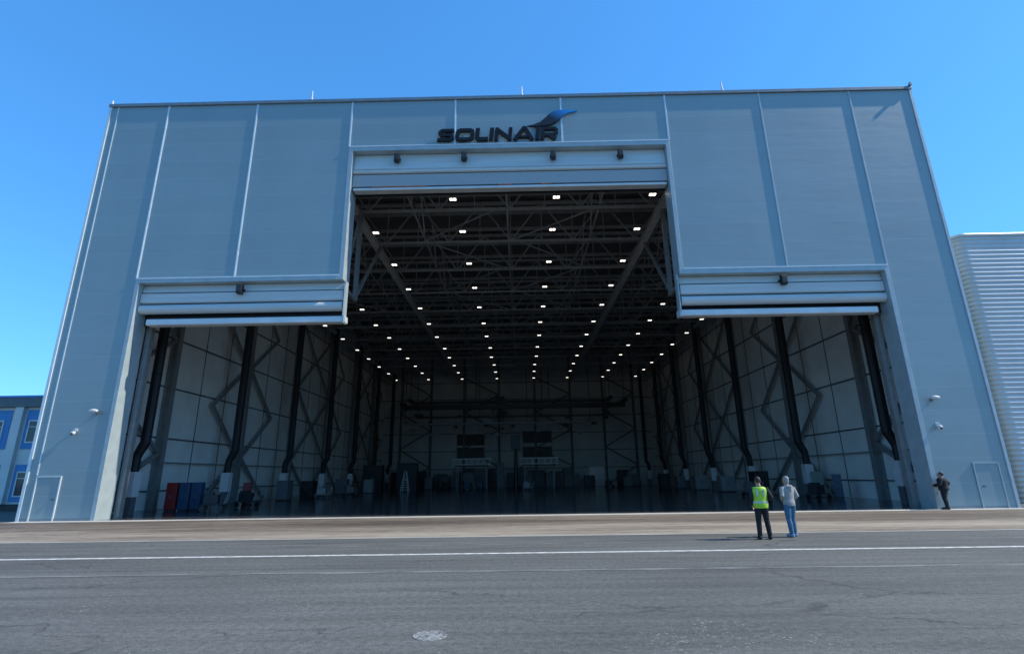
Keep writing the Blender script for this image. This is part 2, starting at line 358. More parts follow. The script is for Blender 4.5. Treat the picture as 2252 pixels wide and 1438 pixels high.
for x,w,z in ((-10.5,.5,18.45),(9.5,.5,18.45),(-21.9,.3,18.5),(21.1,.3,18.5)):
    b=MB(); b.box(x-w/2,x+w/2,1.2,YB-.2,z-.04,z+.0); b.box(x-.04,x+.04,1.2,YB-.2,z+.001,z+.24); b.box(x-w/2,x+w/2,1.2,YB-.2,z+.241,z+.28)
    b.obj("runway_beam",M_rail,hg)
for x in (-17,-4.0,2.8,15):
    b=MB()
    for k in range(10):
        if k%2: b.bar((x-3,TY[k],19.03),(x+3,TY[k+1],19.03),.08)
        else: b.bar((x+3,TY[k],19.03),(x-3,TY[k+1],19.03),.08)
    b.obj("wind_bracing",M_truss,hg)
for x in (-20.95,20.1):
    s=1 if x<0 else -1
    MB().box(min(x,x+s*.28),max(x,x+s*.28),1.2,1.5,0,12.3).obj("door_guide_column",M_steel,hg)
for x,s in((-10.2,1),(9.6,-1)):
    b=MB(); b.box(x-.2,x+.2,1.6,2.0,12.5,22.4); b.box(x-.12,x+.12,3.9,4.2,12.5,18.8)
    b.bar((x,4.0,12.7),(x,9.3,18.6),.18); b.bar((x,1.8,12.6),(x,4.0,12.6),.18); b.bar((x,1.8,12.8),(x,4.0,18.6),.12)
    b.obj("portal_brace",M_steel,hg)
MB().bar((-20.8,1.9,12.6),(-10,1.9,12.6),.3).obj("portal_header",M_steel,hg)
MB().bar((9.5,1.9,12.6),(20.0,1.9,12.6),.3).obj("portal_header",M_steel,hg)
b=MB()
for x in (-21,-15.7,-9.8,-3.6,2.8,9.1,14.9,20.3): b.box(x-.18,x+.18,YB-.5,YB-.02,0,22.4)
for z in (3,6,9,12,15,18): b.box(X0+.7,X1-.7,YB-.12,YB-.04,z-.06,z+.06)
for xa,xb in((-21,-15.7),(14.9,20.3),(-9.8,-3.6),(2.8,9.1)):
    for z in (0.2,6.4,12.6): b.bar((xa,YB-.6,z),(xb,YB-.6,z+3.1),.22); b.bar((xb,YB-.6,z+3.1),(xa,YB-.6,z+6.2),.22)
b.obj("back_wall_frame",M_joint,hg)
def framed(name,x0,x1,z0,z1,m,y=YB,fm=None):
    o=MB().box(x0,x1,y-.18,y-.14,z0,z1).obj(name,m,hg)
    b=MB(); b.box(x0-.12,x0-.002,y-.22,y-.13,z0,z1); b.box(x1+.002,x1+.12,y-.22,y-.13,z0,z1); b.box(x0-.12,x1+.12,y-.22,y-.13,z1+.002,z1+.12); b.obj("frame",fm or M_truss,o)
    return o
framed("roller_door",12.0,14.3,0.02,3.0,M_wallin,fm=M_trim)
framed("back_door",-15.0,-14.0,0.02,2.2,M_grey)
framed("upper_window",-11.0,-6.2,7.0,8.9,M_dred); framed("upper_window",0.5,5.6,7.3,9.3,M_dglass)
framed("upper_window",-11.0,-6.2,4.7,6.6,M_dglass); framed("upper_window",0.5,5.6,4.7,6.6,M_dglass)
for x0,x1,hx,s in((-24.2,-23.05,-23.25,1),(22.3,23.45,22.5,-1)):
    d=MB().box(x0,x1,-0.025,-0.002,0.03,2.08).obj("personnel_door",M_fac,hg)
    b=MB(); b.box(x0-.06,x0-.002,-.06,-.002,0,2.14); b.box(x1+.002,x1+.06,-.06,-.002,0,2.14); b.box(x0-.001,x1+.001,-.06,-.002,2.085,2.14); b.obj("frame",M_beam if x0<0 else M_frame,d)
    b=MB(); b.box(hx-.02,hx+.02,-.06,-.026,1.0,1.04); b.box(hx-.02,hx+.12,-.08,-.061,1.0,1.03); b.obj("handle",M_dark,d)
def liftdoor(x0,x1,prof,beam,bx0,bx1,extra=None):
    d=empty("fabric_lift_door",((x0+x1)/2,0.4,beam[0]),parent=hg)
    L=lambda x:x-(x0+x1)/2
    dz=beam[0]
    for nm,m,pts in prof:
        MB().prism_yz([(y-.4,z-dz) for y,z in pts],L(x0),L(x1)).obj(nm,m,d,smooth=False)
    b=MB(); b.prism_yz([(-.15,0),(-.18,.05),(-.18,beam[1]-dz-.05),(-.15,beam[1]-dz),(.3,beam[1]-dz),(.3,0)],L(bx0),L(bx1)); b.obj("bottom_beam",M_beam,d)
    b=MB(); b.box(L(x0),L(x1),.45,.5,beam[1]-dz-.2,prof[0][2][0][1]-dz); b.obj("dark_gap_backing",M_dark,d)  # dark sheet stands in for the shaded interior in the gap above the beam
    return d
def roll(zc,r,yc,n=10):
    return [(yc-r*math.sin(math.pi*i/n),zc+r*math.cos(math.pi*i/n)) for i in range(n+1)]
sideprof=lambda t:[("upper_panel",M_fabric,[(.45,t),(.40,t),(.30,t-.42),(.33,t-.44),(.45,t-.44)]),
   ("fabric_fold",M_fabric,[(.30,t-.49),(.22,t-.53),(.24,t-1.02),(.30,t-1.07),(.45,t-1.07),(.45,t-.49)]),
   ("fabric_fold",M_fabric,roll(t-1.40,.27,.42)) ]
liftdoor(-20.9,-9.62,sideprof(12.36),(10.02,10.36),-20.35,-9.42)
liftdoor(8.96,20.05,sideprof(12.31),(10.02,10.36),8.76,19.45)
ct=20.48
cd=liftdoor(-9.58,8.91,[("upper_panel",M_fabric,[(.45,ct),(.42,ct),(.22,ct-1.05),(.26,ct-1.1),(.45,ct-1.1)]),
   ("fabric_fold",M_fabric,[(.28,ct-1.14),(.15,ct-1.18),(.17,ct-1.32),(.24,ct-1.36),(.45,ct-1.36),(.45,ct-1.14)]),
   ("mesh_curtain",M_fabric2,[(.30,ct-1.40),(.25,ct-1.44),(.25,ct-2.2),(.45,ct-2.2),(.45,ct-1.40)])],(18.02,18.18),-9.5,8.83)
for xa,xb in((-8.4,-5.2),(-1.0,-.2),(1.5,2.1)): 
    MB().box(xa+.335,xb+.335,-.17,.0,.19,.25).obj("orange_edge",M_orange,cd)
for x in (-9.56,8.78):
    b=MB(); b.box(x,x+.10,.15,.55,9.95,12.37); b.box(x+.02,x+.07,.08,.149,10.3,12.1); b.obj("mullion_guide",M_frame,hg,bevel=.01)
def rod(h):
    b=MB(); b.tube([(0,0,0),(0,0,.08),(0,0,.1),(0,0,h)],[.08,.08,.05,.035],10); return b
for x,h in((-12.4,.66),(.5,.66),(12.7,.66),(-24.75,.28)):
    o=rod(h).obj("lightning_rod",M_white,None,(x,-0.02,24.17))
    tag(o,"short pale metal lightning rod on the hangar parapet","lightning rod","lightning rods along the roof edge")

def fixture():
    r=empty("door_floodlight"); 
    MB().prism_yz([(-.14,-.28),(-.18,-.20),(-.18,.19),(-.10,.27),(.10,.27),(.10,-.28)],-.15,.15).obj("housing",M_black,r,bevel=.015)
    MB().box(-.12,.12,-.193,-.182,-.17,.15).obj("lens",M_dark,r)
    b=MB(); b.box(-.18,-.152,-.04,.2,-.04,.04); b.box(.152,.18,-.04,.2,-.04,.04); b.box(-.18,.18,.201,.23,-.05,.05); b.obj("bracket",M_dark,r)
    return r
f0=None
for x,z in((-15.3,11.95),(14.55,11.9),(-6.98,20.02),(-3.0,20.02),(2.27,20.0),(6.24,19.98)):
    if f0 is None: f0=fixture(); o=f0; o.location=(x,.06,z)
    else: o=copy_thing(f0,(x,.06,z))
    tag(o,"small black box floodlight fixed in front of the raised fabric door","floodlight","black floodlights above the hangar doors")
def wlamp():
    r=empty("wall_floodlight")
    MB().tube([(-.26,-.35,-.02),(-.22,-.35,0),(0,-.35,.02),(.2,-.35,.0),(.26,-.35,-.03)],[(.05,.06),(.11,.10),(.13,.12),(.11,.09),(.04,.04)],14,ref=(0,1,0)).obj("lamp_head",M_white,r,smooth=True)
    b=MB(); b.bar((0,-.3,.02),(0,0,-.08),.05); b.box(-.08,.08,-.03,0,-.18,.02); b.obj("bracket",M_grey,r)
    MB().box(-.17,.17,-.42,-.28,-.125,-.10).obj("lens",M_lens,r); r.scale=(.82,.82,.82); return r
def cam_():
    r=empty("security_camera")
    MB().sphere((0,-.2,0),(.13,.13,.13)).obj("camera_dome",M_white,r,smooth=True)
    b=MB(); b.tube([(0,-.2,.1),(0,-.2,.2),(0,0,.2)],.035,8); b.box(-.09,.09,-.03,0,.1,.3); b.obj("bracket",M_white,r)
    MB().sphere((0,-.25,-.04),.085).obj("lens",M_black,r,smooth=True); r.scale=(.85,.85,.85); return r
w0=wlamp(); w0.location=(-21.85,0,5.33); w1=copy_thing(w0,(21.0,0,5.32)); c0=cam_(); c0.location=(-22.77,0,4.25); c1=copy_thing(c0,(20.98,0,3.86))
for o in (w0,w1): tag(o,"white oval wall floodlight on a bracket beside the doorway","wall lamp","wall lamps beside the doorway")
for o in (c0,c1): tag(o,"small white dome security camera on the hangar wall","security camera","security cameras on the wall")

def clight():
    r=empty("ceiling_light")
    b=MB(); b.box(-.25,.25,-.20,.20,.03,.10); b.tube([(0,0,.10),(0,0,.6)],.015,6); b.box(-.2,.2,-.03,.03,.1,.14); b.obj("housing",M_grey,r)
    for s in(-1,1): MB().box(min(s*.025,s*.19),max(s*.025,s*.19),-.13,.13,.0,.028).obj("light_panel",M_lamp,r)
    return r
l0=None
for iy,y in enumerate(rowsY):
    for x in (-21.6,-15.9,-9.9,-3.8,2.6,8.5,14.75,20.6):
        if iy==0 and x<-9: x2=x-.7
        else: x2=x
        x2+=random.uniform(-.08,.08); y2=y+random.uniform(-.12,.12)
        if l0 is None: l0=clight(); o=l0; o.location=(x2,y2,18.3)
        else: o=copy_thing(l0,(x2,y2,18.3))
        tag(o,"twin panel white ceiling light switched on under the hangar roof","ceiling light","ceiling lights in rows under the hangar roof")

def duct(s):
    r=empty("air_duct")
    b=MB(); R=(.28,.26)
    b.tube([(0,0,19.5),(0,0,4.3),(0,0,4.0),(-s*.34,0,3.25),(-s*.38,0,3.0),(-s*.38,0,2.35)],[R,R,R,(.25,.24),(.25,.24),(.25,.24)],16)
    for z in (6,8,10,12,14,16,18): b.tube([(0,0,z),(0,0,z+.06)],(.30,.28),16)
    b.obj("duct_pipe",M_duct,r,smooth=False)
    b=MB(); b.box(-s*.38-.30,-s*.38+.30,-.3,.3,.95,2.34); b.obj("air_cabinet",M_white,r,bevel=.02)
    b=MB(); b.box(-s*.38-.25,-s*.38+.25,-.22,.22,0,.949); b.obj("stand",M_grey,r)
    return r
dl=duct(1); dr_=duct(-1)
for k in range(7):
    for src,x in((dl,-21.9),(dr_,21.15)):
        y=4.0+10*k
        if y>64: y=64
        o=src if k==0 else copy_thing(src,(0,0,0))
        o.location=(x,y,0.013)
        tag(o,"tall black air duct dropping to a white cabinet against the wall","air duct","black air ducts along the hangar walls")

def cabinet(w,h,d,m,mdoor=None,loc=(0,0,0),rot=0,label="",name="storage_cabinet",cat="cabinet"):
    r=empty(name,loc,rot)
    MB().box(-w/2,w/2,-d/2,d/2,.1,h).obj("body",m,r,bevel=.02)
    b=MB(); b.box(-w/2+.03,w/2-.03,-d/2+.05,d/2-.05,0,.099); b.obj("plinth",M_dark,r)
    for s in(-1,1):
        dd=MB().box(min(s*.01,s*(w/2-.02)),max(s*.01,s*(w/2-.02)),-d/2-.025,-d/2-.002,.14,h-.04).obj("door",mdoor or m,r)
        MB().box(min(s*.05,s*.08),max(s*.05,s*.08),-d/2-.055,-d/2-.026,h*.45,h*.58).obj("handle",M_grey,dd)
    return tag(r,label,cat)
cabinet(.60,1.70,.5,M_red,None,(-21.75,7.0,.013),.2,"red two door steel tool cabinet against the hangar wall")
cabinet(.60,1.70,.5,M_blue,None,(-21.05,7.2,.013),.15,"blue steel cabinet against the hangar wall")
cabinet(.60,1.70,.5,M_blue,None,(-20.35,7.3,.013),.1,"blue steel cabinet against the hangar wall")
cabinet(.55,1.6,.5,M_red,None,(-21.0,14.8,.013),.3,"narrow red steel cabinet beside an air duct")
cabinet(.55,1.6,.5,M_blue,None,(21.6,10.6,.013),-.5,"blue steel cabinet against the hangar wall")
cabinet(.8,1.8,.5,M_green,None,(21.6,13.0,.013),-.5,"pale green steel locker against the hangar wall")
for x,y,w,h,m in((-19.8,46,2.6,3.4,M_dark),(-15.6,48,2.8,3.7,M_dark),(-6.2,57,2.2,2.6,M_black),(-2.9,52,1.0,3.6,M_black),(2.6,60,2.8,2.6,M_dark),
    (-12.5,60,1.6,2.2,M_dark),(-10.4,61,1.2,2.6,M_grey),(5.6,61,1.6,2.4,M_dark),(9.0,62,1.2,2.0,M_grey),(17.4,58,1.8,1.9,M_grey),(-20.6,36,1.3,1.7,M_grey),(-21,27,1.2,1.6,M_dark),
    (20.0,34,1.4,1.6,M_steel),(20.2,27,1.4,1.5,M_steel),(20.4,20,1.2,1.9,M_dark),(-20.8,21,1.0,1.7,M_grey),(-17.6,55,1.8,2.4,M_dark),(11,60,1.6,1.7,M_dark),(15.8,54,1.2,1.4,M_grey),(-9.2,63,2.0,2.6,M_black),(7.6,60,1.4,2.9,M_black),
    (-4.6,61,1.4,2.9,M_dark),(-.2,63,1.6,3.1,M_black),(-13.9,56,1.2,1.8,M_grey),(18.9,45,1.3,1.8,M_dark),(19.5,40,1.0,1.4,M_grey),(-18.6,40,1.1,1.6,M_steel),
    (-16.2,62,1.5,2.7,M_black),(-11.6,57,1.4,1.9,M_black),(-8.0,59,1.3,2.9,M_dark),(-1.6,58,1.2,2.3,M_dark),(1.2,57,1.0,1.7,M_black),(4.6,58,1.3,2.1,M_black),(10.2,56,1.0,1.5,M_dark),(16.8,63,1.6,2.5,M_dark),(-19.4,58,1.6,2.6,M_dark)):
    cabinet(w,h,1.2,m,None,(x,y,.013),0,"tall dark steel equipment cabinet standing on the hangar floor" if m in(M_dark,M_black) else "pale steel equipment cabinet near the hangar wall","equipment_cabinet")
def cart(loc,rot,m,label):
    r=empty("equipment_cart",loc,rot)
    b=MB(); b.box(-.7,.7,-.4,.4,.35,.42); b.box(-.5,.3,-.3,.3,.421,.95); b.box(-.45,.0,-.25,.25,.951,1.1); b.obj("body",m,r,bevel=.02)
    for x in(-.5,.5):
        for y in(-.36,.36):
            b=MB(); b.tube([(x,y-.05,.17),(x,y+.05,.17)],.16,14,ref=(1,0,0)); b.obj("wheel",M_black,r)
    b=MB(); b.bar((.68,-.3,.42),(.85,-.3,1.05),.04); b.bar((.68,.3,.42),(.85,.3,1.05),.04); b.bar((.85,-.32,1.05),(.85,.32,1.05),.04); b.obj("handle",M_steel,r)
    return tag(r,label,"equipment cart")
cart((-18.9,6.6,.013),.3,M_dark,"dark wheeled equipment cart beside a blue cabinet")
cart((-18.6,10.2,.013),-.2,M_dark,"low dark wheeled cart on the hangar floor")
cart((19.6,9.5,.013),.4,M_dark,"dark wheeled equipment cart near the hangar wall")
cart((-6.9,44,.013),.4,M_blue,"small blue wheeled cart on the hangar floor")
cart((-5.2,45,.013),1.4,M_blue,"small blue wheeled cart on the hangar floor")
cart((-18.5,24,.013),.2,M_steel,"pale wheeled cart near the hangar wall")
cart((-17.5,29,.013),.7,M_grey,"grey wheeled cart near the hangar wall")
cart((18.0,16,.013),.2,M_grey,"grey wheeled cart near the hangar wall")
cart((0.8,40,.013),.2,M_steel,"pale wheeled cart near the middle of the hangar floor")
cart((-10.8,52,.013),.5,M_dark,"dark wheeled cart beside a maintenance platform")
cart((12.5,50,.013),.1,M_dark,"dark wheeled cart on the hangar floor")
def ladder(loc,h=3.2):
    r=empty("step_ladder",loc)
    b=MB()
    for s in(-1,1): b.bar((s*.5,-.5,0),(s*.12,0,h),.06); 
    for i in range(1,9):
        t=i/9; b.bar((-.5+.38*t,-.5+.5*t,h*t),(.5-.38*t,-.5+.5*t,h*t),.05)
    b.obj("front_leg",M_trim,r)
    b=MB()
    for s in(-1,1): b.bar((s*.45,.6,0),(s*.12,.03,h),.05)
    b.bar((-.3,.3,1.5),(.3,.3,1.5),.04); b.obj("rear_leg",M_trim,r)
    return tag(r,"tall pale metal step ladder standing open on the floor","step ladder")
ladder((-14.6,42,.013),2.6); 
M_plat=mat("platform_paint",(0.80,0.80,0.79),0.5,0,0.05)
def platform(loc,w,label):
    r=empty("maintenance_platform",loc)
    b=MB(); b.box(-w/2,w/2,-1.2,1.2,3.25,3.4); b.obj("deck",M_dark,r)
    b=MB()
    for y in(-1.15,1.15):
        for z in (3.45,4.3): b.bar((-w/2-.4,y,z),(w/2+.4,y,z),.09)
        for i in range(7):
            x=-w/2+i*w/6; b.bar((x,y,3.4),(x+(i-3)*.12,y,4.3),.06)
    b.obj("guardrail",M_plat,r)
    for sx in(-1,1):
        for sy in(-1,1): MB().bar((sx*(w/2-.3),sy*1.0,0),(sx*(w/2-.3),sy*1.0,3.249),.09).obj("leg",M_steel,r)
    b=MB()
    for i in range(8): b.box(-w/2+.5,-w/2+1.2,-1.9+i*.12-1.0,-1.75+i*.12-1.0,.35*i,.35*i+.04)
    b.bar((-w/2+.45,-2.9,0),(-w/2+.45,-1.9,2.9),.05,.15); b.bar((-w/2+1.25,-2.9,0),(-w/2+1.25,-1.9,2.9),.05,.15)
    b.obj("stair",M_steel,r)
    return tag(r,label,"maintenance platform","raised maintenance platforms at the back of the hangar")
platform((-7.2,54,.013),5.0,"pale raised maintenance platform with guardrail on four legs")
platform((2.8,54,.013),5.0,"pale raised maintenance platform with guardrail on four legs")
def crane(y,z,x0,x1,m,th,label,ex=0):
    r=empty("overhead_crane",(0,y,z))
    b=MB(); b.box(x0,x1,-.5,-.2,-th/2,th/2); b.box(x0,x1,.2,.5,-th/2,th/2); b.obj("girder",m,r)
    b=MB()
    for x in(x0,x1): b.box(x-.3,x+.3,-1.4,1.4,th/2+.001,th/2+.4)
    b.obj("end_carriage",m,r)
    xm=x0+(x1-x0)*.45
    b=MB(); b.box(xm-.8,xm+.8,-.7,.7,th/2+.002,th/2+.7); b.tube([(xm,0,-1.8),(xm,0,th/2)],.04,8); b.box(xm-.25,xm+.25,-.2,.2,-2.2,-1.8); b.obj("hoist",m,r)
    b=MB()
    for x in (x0,x0+(x1-x0)*.33,x0+(x1-x0)*.66,x1): b.bar((x,0,th/2),(x,0,18.9-z),.12)
    b.obj("hanger",M_joint,r)
    for i in range(ex):
        b=MB(); x=x0+(x1-x0)*(i+.5)/ex+random.uniform(-.4,.4); d=random.uniform(.5,1.5)
        b.bar((x,0,-th/2),(x,0,-th/2-d),.06); b.box(x-random.uniform(.2,.6),x+random.uniform(.2,.6),-.2,.2,-th/2-d-.4,-th/2-d)
        b.obj("hanging_fitting",m,r)
    return tag(r,label,"overhead crane")
crane(58,12.6,-18.8,17.0,M_black,.7,"black overhead crane girder spanning the back of the hangar",6)
crane(60,13.6,-18.0,15.0,M_dark,.3,"dark overhead crane girder above the lower crane")
crane(59,10.0,-18.6,11.5,M_steel,.25,"thin pale overhead crane beam with hanging rigging",9)
crane(61,11.3,-17.0,14.5,M_dark,.2,"thin dark overhead crane beam with hanging rigging",7)
r=empty("work_light_mast",(-.6,50,.013))
MB().tube([(0,0,0),(0,0,7.0)],[.28,.20],10).obj("pole",M_black,r)
MB().box(-.65,.65,-.3,.3,5.4,7.4).obj("lamp_box",M_black,r,bevel=.05)
b=MB(); b.bar((-.9,-.5,.05),(.9,.5,.05),.1); b.bar((-.9,.5,.16),(.9,-.5,.16),.1); b.obj("base",M_black,r); tag(r,"black mast with box head standing on the hangar floor","light mast")
r=empty("aircraft_engine",(-7.3,50,.013))
MB().tube([(0,-1.0,1.6),(0,-.9,1.6),(0,.6,1.6),(0,1.4,1.6)],[.75,.85,.75,.4],24,ref=(1,0,0)).obj("engine_casing",M_grey,r,smooth=True)
MB().tube([(0,-1.05,1.6),(0,-1.01,1.6)],.6,24,ref=(1,0,0)).obj("fan_face",M_black,r)
b=MB(); 
for s in(-1,1): b.bar((s*.9,-.8,.1),(s*.9,1.0,.1),.12); b.bar((s*.9,-.5,.1),(s*.5,-.3,1.2),.1); b.bar((s*.9,.7,.1),(s*.5,.5,1.2),.1)
b.bar((-.9,-.5,.1),(.9,-.5,.1),.1); b.obj("stand",M_steel,r); tag(r,"grey aircraft engine resting on a steel stand","aircraft engine")

# ------------------------------------------------------------------ company sign
sg=tag(empty("company_sign",(-4.60,-0.02,20.95)),"black company name lettering with blue swoosh mounted above the doorway","sign")
LW=.235; LH=.86
def ribbon(b,pts,w,y0,y1,closed=False,sh=.10):
    n=len(pts); P=[Vector(p) for p in pts]; Ls=[];Rs=[]
    for i in range(n):
        if closed: d0=(P[i]-P[i-1]).normalized(); d1=(P[(i+1)%n]-P[i]).normalized()
        else:
            d1=(P[i+1]-P[i]).normalized() if i<n-1 else (P[i]-P[i-1]).normalized()
            d0=(P[i]-P[i-1]).normalized() if i>0 else d1
        n0=Vector((-d0.y,d0.x)); n1=Vector((-d1.y,d1.x)); m=(n0+n1); m=m.normalized() if m.length>1e-6 else n0
        k=w/2/max(.45,m.dot(n1)); Ls.append(P[i]+m*k); Rs.append(P[i]-m*k)
    vs=[]
    for q in Ls+Rs: vs.append((q.x+q.y*sh,y0,q.y))
    for q in Ls+Rs: vs.append((q.x+q.y*sh,y1,q.y))
    fs=[]; m=2*n
    for i in range(n if closed else n-1):
        j=(i+1)%n
        fs+= [(i,j,n+j,n+i),(m+i,m+n+i,m+n+j,m+j),(i,m+i,m+j,j),(n+i,n+j,m+n+j,m+n+i)]
    if not closed: fs+=[(0,n,m+n,m),(n-1,m+n-1,m+2*n-1,2*n-1)]
    b.add(vs,fs)
h=LW/2
def glyph(ch,x):
    b=MB(); y0,y1=-.16,-.04
    T=LH-h; B=h; Mi=LH/2
    if ch=='S':
        w=.98; ribbon(b,[(x+w-.05,T),(x+h+.12,T),(x+h,T-.1),(x+h,Mi+.10),(x+h+.1,Mi),(x+w-h-.1,Mi),(x+w-h,Mi-.1),(x+w-h,B+.1),(x+w-h-.12,B),(x,B)],LW*.84,y0,y1)
    elif ch=='O':
        w=1.12; ribbon(b,[(x+h+.16,T),(x+h+.03,T-.06),(x+h,T-.18),(x+h,B+.18),(x+h+.03,B+.06),(x+h+.16,B),(x+w-h-.16,B),(x+w-h-.03,B+.06),(x+w-h,B+.18),(x+w-h,T-.18),(x+w-h-.03,T-.06),(x+w-h-.16,T)],LW*.95,y0,y1,True)
    elif ch=='L':
        w=.78; ribbon(b,[(x+h,LH),(x+h,B+.1),(x+h+.1,B),(x+w,B)],LW,y0,y1)
    elif ch=='I':
        w=LW; ribbon(b,[(x+h,0),(x+h,LH)],LW,y0,y1)
    elif ch=='N':
        w=1.04; ribbon(b,[(x+h,0),(x+h,LH)],LW*.92,y0,y1); ribbon(b,[(x+w-h,0),(x+w-h,LH)],LW*.92,y0,y1); ribbon(b,[(x+h,LH-.10),(x+w-h,.10)],LW*.92,y0-.002,y1-.002)
    elif ch=='A':
        w=1.26; ribbon(b,[(x+.10,0),(x+w*.5-.04,LH-.05),(x+w*.5+.04,LH-.05),(x+w-.10,0)],LW*.92,y0,y1); ribbon(b,[(x+.34,.22),(x+w-.2,.22)],LW*.55,y0-.002,y1-.002)
    elif ch=='R':
        w=1.04; ribbon(b,[(x+h,0),(x+h,LH)],LW,y0,y1); ribbon(b,[(x+h,T),(x+w-h-.12,T),(x+w-h,T-.1),(x+w-h,Mi),(x+w-h-.12,Mi-.12),(x+h,Mi-.12)],LW*.8,y0-.002,y1-.002)
        ribbon(b,[(x+w*.5,Mi-.15),(x+w-.14,0)],LW,y0-.004,y1-.004)
    return b,w
M_sign=mat("sign_black",(0.006,0.007,0.010),0.55,0,0.1,spec=.3)
x=0
for ch in "SOLINAIR":
    b,w=glyph(ch,x); b.obj("letter",M_sign,sg); x+=w+.068
def swmat():
    m,nt,b=newmat("swoosh_blue"); tc=N(nt,'ShaderNodeTexCoord'); sx=N(nt,'ShaderNodeSeparateXYZ'); nt.links.new(tc.outputs['Object'],sx.inputs[0])
    a=N(nt,'ShaderNodeMath',operation='MULTIPLY_ADD'); a.inputs[1].default_value=.45; nt.links.new(sx.outputs['X'],a.inputs[0]); 
    z=N(nt,'ShaderNodeMath',operation='MULTIPLY_ADD'); z.inputs[1].default_value=.7; z.inputs[2].default_value=-3.95; nt.links.new(sx.outputs['Z'],z.inputs[0]); nt.links.new(z.outputs[0],a.inputs[2])
    cr=N(nt,'ShaderNodeValToRGB'); e=cr.color_ramp.elements; e[0].position=.15; e[0].color=(.006,.008,.013,1); e[1].position=.85; e[1].color=(.012,.25,.60,1)
    nt.links.new(a.outputs[0],cr.inputs[0]); nt.links.new(cr.outputs[0],b.inputs['Base Color']); b.inputs['Roughness'].default_value=.5; return m
sw=[(.79,21.83),(1.2,21.92),(1.6,22.10),(1.9,22.38),(2.15,22.66),(2.4,22.82),(2.7,22.90),(3.1,22.90),(3.5,22.86),(3.82,22.84),(3.6,22.76),(3.3,22.70),(3.05,22.58),(2.8,22.35),(2.55,22.10),(2.3,21.94),(2.0,21.85),(1.5,21.81),(1.1,21.80)]
MB().prism_xz([(a+4.58,c-20.90) for a,c in sw],-.16,-.04).obj("swoosh_emblem",swmat(),sg)
b=MB()
for xx in [.3,1.5,2.4,3.1,3.9,4.6,5.5,6.2,6.9]: b.box(xx,xx+.04,-.05,.02,.4,.44)
b.obj("standoff",M_dark,sg)

# ------------------------------------------------------------------ neighbour building (corrugated)
nb=tag(empty("corrugated_building",(27.2,3,0)),"large silver horizontally ribbed metal building beside the hangar","building")
M_corr=mat("corrugated_silver",(0.52,0.55,0.55),0.5,0.1,0.06,.6)
path=[(0,45)]+[(0,y) for y in (30,15,5,.5)]+[(.45-math.cos(a)*.45,.45-math.sin(a)*.45) for a in [math.pi/2*i/6 for i in range(1,7)]]+[(5,0),(15,0),(40,0)]
b=MB(); HH=15.7; pitch=.28; rows=int(HH/pitch*6); vs=[];fs=[]
P=[Vector(p) for p in path]; nn=len(P)
nrm=[]
for i in range(nn):
    t=(P[min(i+1,nn-1)]-P[max(i-1,0)]).normalized(); nrm.append(Vector((t.y,-t.x)))
for j in range(rows+1):
    z=HH*j/rows; o=.032*math.sin(2*math.pi*z/pitch)
    for i in range(nn): q=P[i]-nrm[i]*(-o) ; vs.append((q.x,q.y,z))
for j in range(rows):
    for i in range(nn-1): fs.append((j*nn+i,j*nn+i+1,(j+1)*nn+i+1,(j+1)*nn+i))
b.add(vs,fs).obj("ribbed_wall",M_corr,nb,smooth=True)
b=MB(); b.tube([(p.x,p.y,HH+.02) for p in P],.10,8,ref=(0,0,1)); b.obj("roof_edge",M_trim,nb)
MB().add([(0.05,45,HH-.05),(0.05,1,HH-.05),(1,.05,HH-.05),(40,.05,HH-.05),(40,45,HH-.05)],[(0,1,2,3,4)]).obj("roof",M_cap,nb)

# ------------------------------------------------------------------ blue white office
M_wh=mat("render_white",(0.62,0.63,0.59),0.7,0,0.08,.7); M_bl=mat("blue_cladding",(0.04,0.22,0.48),0.5,0,0.1)
ob=tag(empty("office_building",(-44,10,0)),"two storey white office building with bright blue window surrounds","building")
MB().box(-8,11.2,0,12,0,7.0).obj("wall",M_wh,ob)
MB().box(-8.3,11.5,-.35,12.3,7.003,7.75).obj("roof",mat("roof_fascia",(0.09,0.12,0.13),.5,.1),ob)
MB().box(-8.3,11.5,-.40,-.352,7.66,7.80).obj("gutter",M_bl,ob)
MB().box(-8,11.2,-.05,-.003,0,.45).obj("plinth",M_dark,ob)
for i in range(6):
    x=9.45-3.2*i
    MB().box(x-.35,x+1.75,-.05,-.003,4.1,6.8).obj("blue_panel",M_bl,ob)
    MB().box(x-.35,x+1.75,-.05,-.003,.60,3.05).obj("blue_panel",M_bl,ob)
    MB().box(x-1.05,x-.5,-.30,-.003,.46,6.99).obj("white_pier",M_wh,ob)
    for z0,z1 in((4.6,6.0),(1.0,2.5)):
        w=MB().box(x,x+1.25,-.075,-.052,z0,z1).obj("window",M_glass,ob)
        b=MB(); t=.09
        b.box(x-t,x-.002,-.11,-.052,z0-t,z1+t); b.box(x+1.252,x+1.25+t,-.11,-.052,z0-t,z1+t); b.box(x,x+1.25,-.11,-.052,z1+.002,z1+t); b.box(x,x+1.25,-.11,-.052,z0-t,z0-.002)
        b.obj("frame",M_wh,w)
        b=MB(); b.box(x+.6,x+.66,-.095,-.076,z0,z1); b.box(x,x+1.25,-.093,-.0762,z1-.4,z1-.35); b.obj("mullion",M_wh,w)

